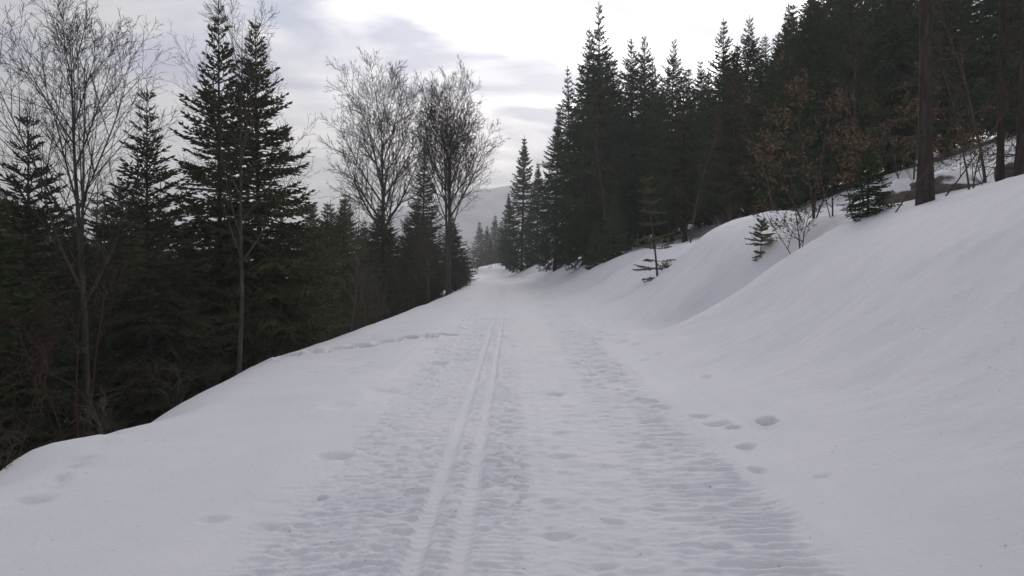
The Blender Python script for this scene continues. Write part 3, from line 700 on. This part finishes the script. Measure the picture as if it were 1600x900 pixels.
SAP1 = sapling(21, 2.9, [(.04, 7, .55, -.25, 1.2), (.13, 6, .85, .0, 1.2), (.2, 3, .7, -.1, .9), (.32, 5, .62, .1, 1.2), (.42, 5, .6, .05, 1.1), (.55, 5, .5, .1, 1.1), (.66, 5, .45, .15, 1), (.76, 4, .40, .25, .9), (.86, 4, .36, .35, .8), (.95, 3, .3, .7, .8)], 0.9, (-0.14, 0.02), .5, True, M_NEEDLE_PALE, 1.7)
x, y, z = ray(1028, 432, 22.4); thing("spruce_sapling", SAP1, x, y, 1.0, 0, "thin leaning spruce sapling with sparse branches in a fold of the bank", "sapling", z=gz(x, y))
SAP2 = sapling(22, 0.85, [(.03, 8, .17, -.35, 1.6), (.09, 8, .20, -.15, 1.6), (.15, 6, .17, .3, 1.5), (.40, 6, .38, -.1, 1.5), (.47, 7, .40, .15, 1.5), (.56, 6, .34, .3, 1.5), (.64, 6, .32, .15, 1.5), (.74, 6, .26, .4, 1.5), (.83, 5, .20, .55, 1.5), (.93, 5, .15, .8, 1.5)], 0.95, (0.03, 0), .2, True, M_NEEDLE_PALE, 1.15)
x, y, z = ray(1188, 388, 15.5); thing("spruce_sapling", SAP2, x, y, 0.80, 0.6, "tiny spruce sapling standing alone in the notch of the bank crest", "sapling", z=gz(x, y))

# --- brown beech bushes on the bank
B_LEAFY = (bare_tree(31, 3.6, 0.028, 0.2, 6, 1.5, 50, (7, 5, 3), up=0.05, wob=0.16, stems=4, leaves=3, leaf_size=0.066, spread=.4, min_r=.004, leaf_levels=(4,)), 3.6)
B_LEAFY2 = (bare_tree(32, 2.4, 0.02, 0.15, 6, 1.1, 55, (7, 5, 3), up=0.03, wob=0.2, stems=3, leaves=2, leaf_size=0.06, spread=.5, min_r=.0034, leaf_levels=(4,)), 2.4)
by_base("beech_bush", B_LEAFY, 1272, 345, 15.5, 0.95, 0.3, "brown leaved young beech leaning over the bank left of the bushy spruce", "beech bush")
by_base("beech_bush", B_LEAFY2, 1252, 352, 14.4, 0.8, 2.0, "low tangle of brown leaved beech twigs at the foot of the leaning beech", "beech bush")
by_base("beech_bush", B_LEAFY2, 1300, 335, 15.0, 0.9, 4.4, "brown beech shoots between the leaning beech and the bushy spruce", "beech bush")
by_base("beech_bush", B_LEAFY2, 1135, 338, 25.5, 0.62, 1.0, "small orange brown beech bush behind the rounded snow mound", "beech bush")
by_base("beech_bush", B_LEAFY, 1425, 300, 16.5, 0.8, 1.9, "brown leaved beech behind the stout trunk on its left", "beech bush")
by_base("beech_bush", B_LEAFY2, 1520, 270, 13.5, 0.75, 5.3, "drooping brown twigs between the stout trunk and the slimmer trunk", "beech bush")
B_THIN = (bare_tree(33, 6, 0.035, 0.25, 12, 1.3, 48, (7, 4), up=0.06, wob=0.15, min_r=.004, twig_mat=M_DEAD, bark_mat=M_DEAD), 6)
by_base("bare_sapling", B_THIN, 1210, 355, 19, 0.6, 0.0, "thin bare tree arching over before the dark treeline dip", "bare tree", tilt=(0, R(-9)))
by_base("bare_sapling", B_THIN, 1516, 296, 11.0, 0.42, 1.0, "thin dead stem between the stout trunk and the slimmer trunk", "bare tree", tilt=(0, R(-7)))
by_base("bare_sapling", B_THIN, 1395, 322, 11.3, 0.32, 3.0, "thin leaning twig sapling at the left foot of the stout trunk", "bare tree", tilt=(0, R(-30)))
by_base("bare_sapling", B_THIN, 1470, 300, 11.8, 0.36, 5.0, "slanting dead stick at the right foot of the stout trunk", "bare tree", tilt=(0, R(38)))
by_base("bare_sapling", B_THIN, 955, 395, 42, 1.6, 2.0, "tall thin bare stem before the right forest above the bushy green spruce", "bare tree")
by_base("bare_sapling", B_THIN, 1078, 352, 30, 0.9, 4.0, "slender grey stem before the dark forest left of the snow mound", "bare tree")

by_base("bare_sapling", B_THIN, 1352, 318, 17.5, 0.75, 2.4, "bare brown sapling rising behind the small bushy spruce", "bare tree", tilt=(0, R(6)))
by_base("bare_sapling", B_THIN, 1542, 280, 14.5, 0.8, 0.7, "bare brown sapling just left of the slimmer trunk", "bare tree", tilt=(0, R(-5)))
# --- snow capped stones on the hillside
def rock(seed, sx, sy, sz):
    rd = np.random.default_rng(seed); n, m = 22, 14; v = []
    for j in range(m + 1):
        for i in range(n):
            th = 6.2832 * i / n; ph = math.pi * j / m; v.append((math.sin(ph) * math.cos(th), math.sin(ph) * math.sin(th), math.cos(ph)))
    v = np.array(v); q = 1 + 0.35 * fbm(v[:, 0] * 1.6 + seed, v[:, 1] * 1.6 + v[:, 2] * 1.9, 4, seed); v = v * q[:, None] * np.array([sx, sy, sz])
    f = [(j * n + i, (j + 1) * n + i, (j + 1) * n + (i + 1) % n, j * n + (i + 1) % n) for j in range(m) for i in range(n)]
    return mesh_np("stone", v, np.array(f), M_ROCK)
for px, py, d, s, sd_, lab in ((1412, 268, 16.5, (.55, .5, .42), 1, "grey brown boulder left of the stout trunk on the snowy hillside"), (1483, 272, 14.5, (.62, .5, .30), 2, "low snow capped boulder just right of the stout trunk"), (1592, 262, 14, (.4, .4, .3), 3, "small dark boulder behind the trunk at the right border")):
    x, y, z = ray(px, py, d); o = link("boulder", rock(sd_, *s), label=lab, cat="boulder", group="boulders on the hillside"); o.location = (x, y, gz(x, y) + 0.05)

# --- left: hero bare trees and spruces
T1 = (bare_tree(41, 7.6, 0.078, 0.42, 14, 3.3, 34, (12, 7, 4), up=0.08, wob=0.06, min_r=.0036), 8.2)
T2 = (bare_tree(42, 8.6, 0.062, 0.34, 13, 3.4, 40, (11, 6, 3), up=0.07, wob=0.07, min_r=.0036), 9.0)
T3 = (bare_tree(43, 11.2, 0.19, 0.44, 22, 4.9, 52, (12, 7, 4), up=0.075, wob=0.07, min_r=.009, twob=0.02, spread=0.01, fall=0.45), 13.4)
T4 = (bare_tree(45, 11.2, 0.15, 0.42, 17, 4.6, 42, (12, 7, 4), up=0.085, wob=0.06, stems=3, spread=.07, min_r=.009, twob=0.015, fall=0.4), 13.6)
by_top("bare_tree", T1, 128, 22, 12.6, 0.5, "large bare tree fanning upward alone at the left, slender dark trunk", "bare tree", "bare trees left of the trail")
by_top("bare_tree", T2, 362, 25, 14.2, 1.0, "bare tree with pale trunk growing in front of the tall left spruce pair", "bare tree", "bare trees left of the trail")
by_top("bare_tree", T3, 597, 100, 44, 0.2, "tall bare beech with open crown, left of the two beeches by the trail", "bare tree", "bare trees left of the trail", sxy=0.86)
by_top("bare_tree", T4, 700, 102, 45, 2.1, "double stemmed bare beech, right of the two beeches by the trail", "bare tree", "bare trees left of the trail")
G_L = "spruces left of the trail"
for px, py, d, kd, sxy, lab in (
 (343, 2, 18, S_OPEN, 0.95, "tall ragged spruce with open top, left of the tall left pair"),
 (411, 32, 17.6, S_OPEN2, 1.0, "full dark green spruce, right of the tall left pair"),
 (232, 138, 15.0, S_YOUNG, 1.1, "slim young spruce between the fanning bare tree and the tall pair"),
 (24, 178, 14.0, S_YOUNG, 1.25, "thin topped spruce at the left border"),
 (-25, 240, 11.5, S_OPEN2, 1.3, "broad dark spruce cut by the left border"),
 (658, 228, 52, S_EDGE, 1.0, "dull brown green spruce between the two bare beeches"),
 (535, 300, 30, S_OLIVE, 1.1, "olive green spruce beside the foot of the tall pair"),
 (490, 325, 24, S_OLIVE, 1.15, "low spreading spruce at the right foot of the tall pair"),
 (712, 350, 56, S_OPEN2, 1.2, "small spruce at the right foot of the double stemmed beech"),
 (605, 345, 44, S_OPEN2, 1.2, "short dark spruce behind the foot of the open crowned beech"),
 (90, 330, 17, S_OPEN2, 1.35, "low dark spruce behind the fanning bare tree on its left"),
 (170, 335, 18, S_OPEN, 1.3, "low dark spruce behind the fanning bare tree on its right"),
 (290, 350, 19, S_OPEN2, 1.3, "low dark spruce between the slim young spruce and the tall pair")):
    o = by_top("spruce_tree", kd, px, py, d, rg.uniform(0, 6), lab, "spruce", G_L, sxy=sxy); taken.append((o.location.x, o.location.y))
# understorey and background on the falling left slope
ZL = [(70, "at the left border"), (190, "behind the fanning bare tree"), (300, "behind the slim young spruce"), (450, "behind the tall spruce pair"), (560, "right of the tall pair"), (630, "behind the open crowned beech"), (680, "between the two beeches"), (9999, "behind the double stemmed beech")]
rf = random.Random(7); c = 0
for _ in range(3000):
    if c >= 78: break
    y_ = rf.uniform(19, 75); x_ = rf.uniform(-0.70, -0.055) * y_
    if x_ - float(xc(y_)) > np.interp(y_, EY, EU) - 0.7 or any((x_ - a_) ** 2 + (y_ - b_) ** 2 < 1.9 ** 2 for a_, b_ in taken): continue
    taken.append((x_, y_)); c += 1; px = 800 + 1200 * x_ / y_
    top = rf.uniform(285, 380) if px < 330 else (rf.uniform(315, 400) if px < 520 else rf.uniform(300, 375))
    by_top("spruce_tree", rf.choice([S_OPEN, S_OPEN2, S_OPEN2]), px, top, y_, rf.uniform(0, 6), "dark spruce on the falling slope " + zone(px, ZL), "spruce", "spruces on the left slope", sxy=rf.uniform(1.1, 1.5))
fill(20, (-13, -7.0), (9.5, 19), [S_YOUNG, S_OPEN2], (2.6, 3.8), lambda px: "short dark understorey spruce " + zone(px, ZL), "young spruce", "understorey spruces on the left", 1.3, 8, name="young_spruce", keep=infr, sxy=(1.2, 1.5))
S_SHRUB = (bare_tree(51, 3.4, 0.022, 0.12, 9, 1.3, 48, (7, 5), up=0.05, wob=0.17, stems=3, spread=.3, min_r=.0042, bark_mat=M_PALE, twig_mat=M_PALE), 3.4)
S_SHRUB_R = (bare_tree(52, 3.0, 0.02, 0.1, 9, 1.3, 60, (7, 5), up=0.01, wob=0.2, stems=3, spread=.35, min_r=.0042, bark_mat=M_RED, twig_mat=M_RED), 3.0)
S_POLE = (bare_tree(53, 7.0, 0.04, 0.25, 15, 1.7, 42, (7, 5), up=0.06, wob=0.12, min_r=.006, bark_mat=M_PALE, twig_mat=M_PALE), 7.0)
fill(6, (-9.5, -5.6), (8.2, 15), [S_SHRUB_R], (2.6, 3.4), "reddish brown twiggy shrub in the shade at the lower left", "shrub", "reddish shrubs at the lower left", 0.8, 9, name="shrub", keep=lambda x_, y_: -0.72 * y_ < x_ < -0.50 * y_)
fill(30, (-7.5, -4.9), (16, 45), [S_SHRUB], (2.0, 3.2), lambda px: "thin brown shrub below the snow edge " + zone(px, ZL), "shrub", "shrubs along the left snow edge", 0.9, 10, name="shrub", keep=infr)
fill(26, (-7.5, -4.5), (19, 60), [S_POLE], (3.5, 6.5), lambda px: "slender young bare tree " + zone(px, ZL), "bare tree", "young bare trees in the left thicket", 1.0, 12, name="bare_sapling", keep=infr)
x, y, z = ray(718, 442, 47); thing("shrub", S_SHRUB[0], x, y, 0.55, 0.0, "small dark bush on the snow edge under the double stemmed beech", "shrub", z=gz(x, y), sxy=1.4)
rl = random.Random(77)
for k in range(9):
    y_ = 6.6 + 2.3 * k + rl.uniform(-.6, .6); x_ = float(np.interp(y_, EY, EU)) - rl.uniform(0.15, 0.6)
    thing("shrub", S_SHRUB[0], x_, y_, rl.uniform(.16, .30), rl.uniform(0, 6), "low brown twigs poking out at the lip of the left snow shoulder", "shrub", "twigs at the lip of the snow shoulder", sxy=1.3)
# thicket and trees past the bend
fill(16, (-2, 22), (98, 116), [S_SHRUB], (2.6, 4.2), "brown bare shrub in the thicket past the bend of the trail", "shrub", "thicket past the bend", 1.1, 13, name="shrub", keep=lambda x_, y_: -0.09 * y_ < x_ < 0.02 * y_, sxy=(1.3, 1.7))
for px, py, d, lab in ((772, 335, 170, "hazy blue spruce tip left in the gap past the bend"), (782, 345, 185, "hazy blue spruce tip in the middle of the gap past the bend"), (760, 352, 160, "hazy spruce tip beside the double stemmed beech in the gap"), (790, 352, 150, "hazy spruce tip touching the far narrow spruce"), (750, 345, 190, "faint hazy spruce seen through the twigs of the double stemmed beech"), (766, 372, 140, "low hazy spruce in the bottom of the gap"), (778, 385, 130, "lowest hazy spruce above the brown thicket in the gap")):
    by_top("spruce_tree", S_FAR, px, py, d, rg.uniform(0, 6), lab, "spruce", "hazy spruces past the bend", sxy=1.25)
fill(12, (-30, 20), (150, 200), [S_FAR], (12, 18), "hazy spruce on the far slope below the bend", "spruce", "spruces on the far slope", 3.5, 14, keep=lambda x_, y_: -0.2 * y_ < x_ < 0.0 * y_, sxy=(1.1, 1.4))

# ------------------------------------------------------------------ tell look-alikes apart by their order
ORD = ["leftmost", "second from left", "third from left", "fourth from left", "fifth from left", "sixth from left", "seventh from left", "eighth from left", "ninth from left", "tenth from left", "eleventh from left", "twelfth from left"]
same = {}
for o in COL.objects:
    if o.parent is None and o.get("group"): same.setdefault(o["label"], []).append(o)
for lab, os_ in same.items():
    if len(os_) < 2: continue
    for k, o in enumerate(sorted(os_, key=lambda q: q.location.x / q.location.y)): o["label"] = lab + ", " + ORD[min(k, 11)]

# ------------------------------------------------------------------ haze
def box(name, lo, hi, mat):
    v = [(x_, y_, z_) for x_ in (lo[0], hi[0]) for y_ in (lo[1], hi[1]) for z_ in (lo[2], hi[2])]
    f = [(0, 1, 3, 2), (4, 6, 7, 5), (0, 4, 5, 1), (2, 3, 7, 6), (0, 2, 6, 4), (1, 5, 7, 3)]
    return mesh_np(name, np.array(v, float), np.array(f), mat, smooth=False)
hm = bpy.data.materials.new("haze"); hm.use_nodes = True; t = hm.node_tree; t.nodes.clear()
mo = t.nodes.new("ShaderNodeOutputMaterial"); pv = t.nodes.new("ShaderNodeVolumePrincipled")
pv.inputs['Color'].default_value = (0.97, 0.98, 1.0, 1); pv.inputs['Density'].default_value = 0.0013; pv.inputs['Anisotropy'].default_value = 0.3
t.links.new(pv.outputs[0], mo.inputs['Volume'])
zlo = min(float(GZ.min()), float(HZ.min())) - 1.0; zhi = max(float(GZ.max()), float(HZ.max())) + 3
link("haze", box("haze", (-1520, -60, zlo), (1520, 1520, zhi), hm), kind="stuff", label="pale winter haze filling the valley air", cat="haze")
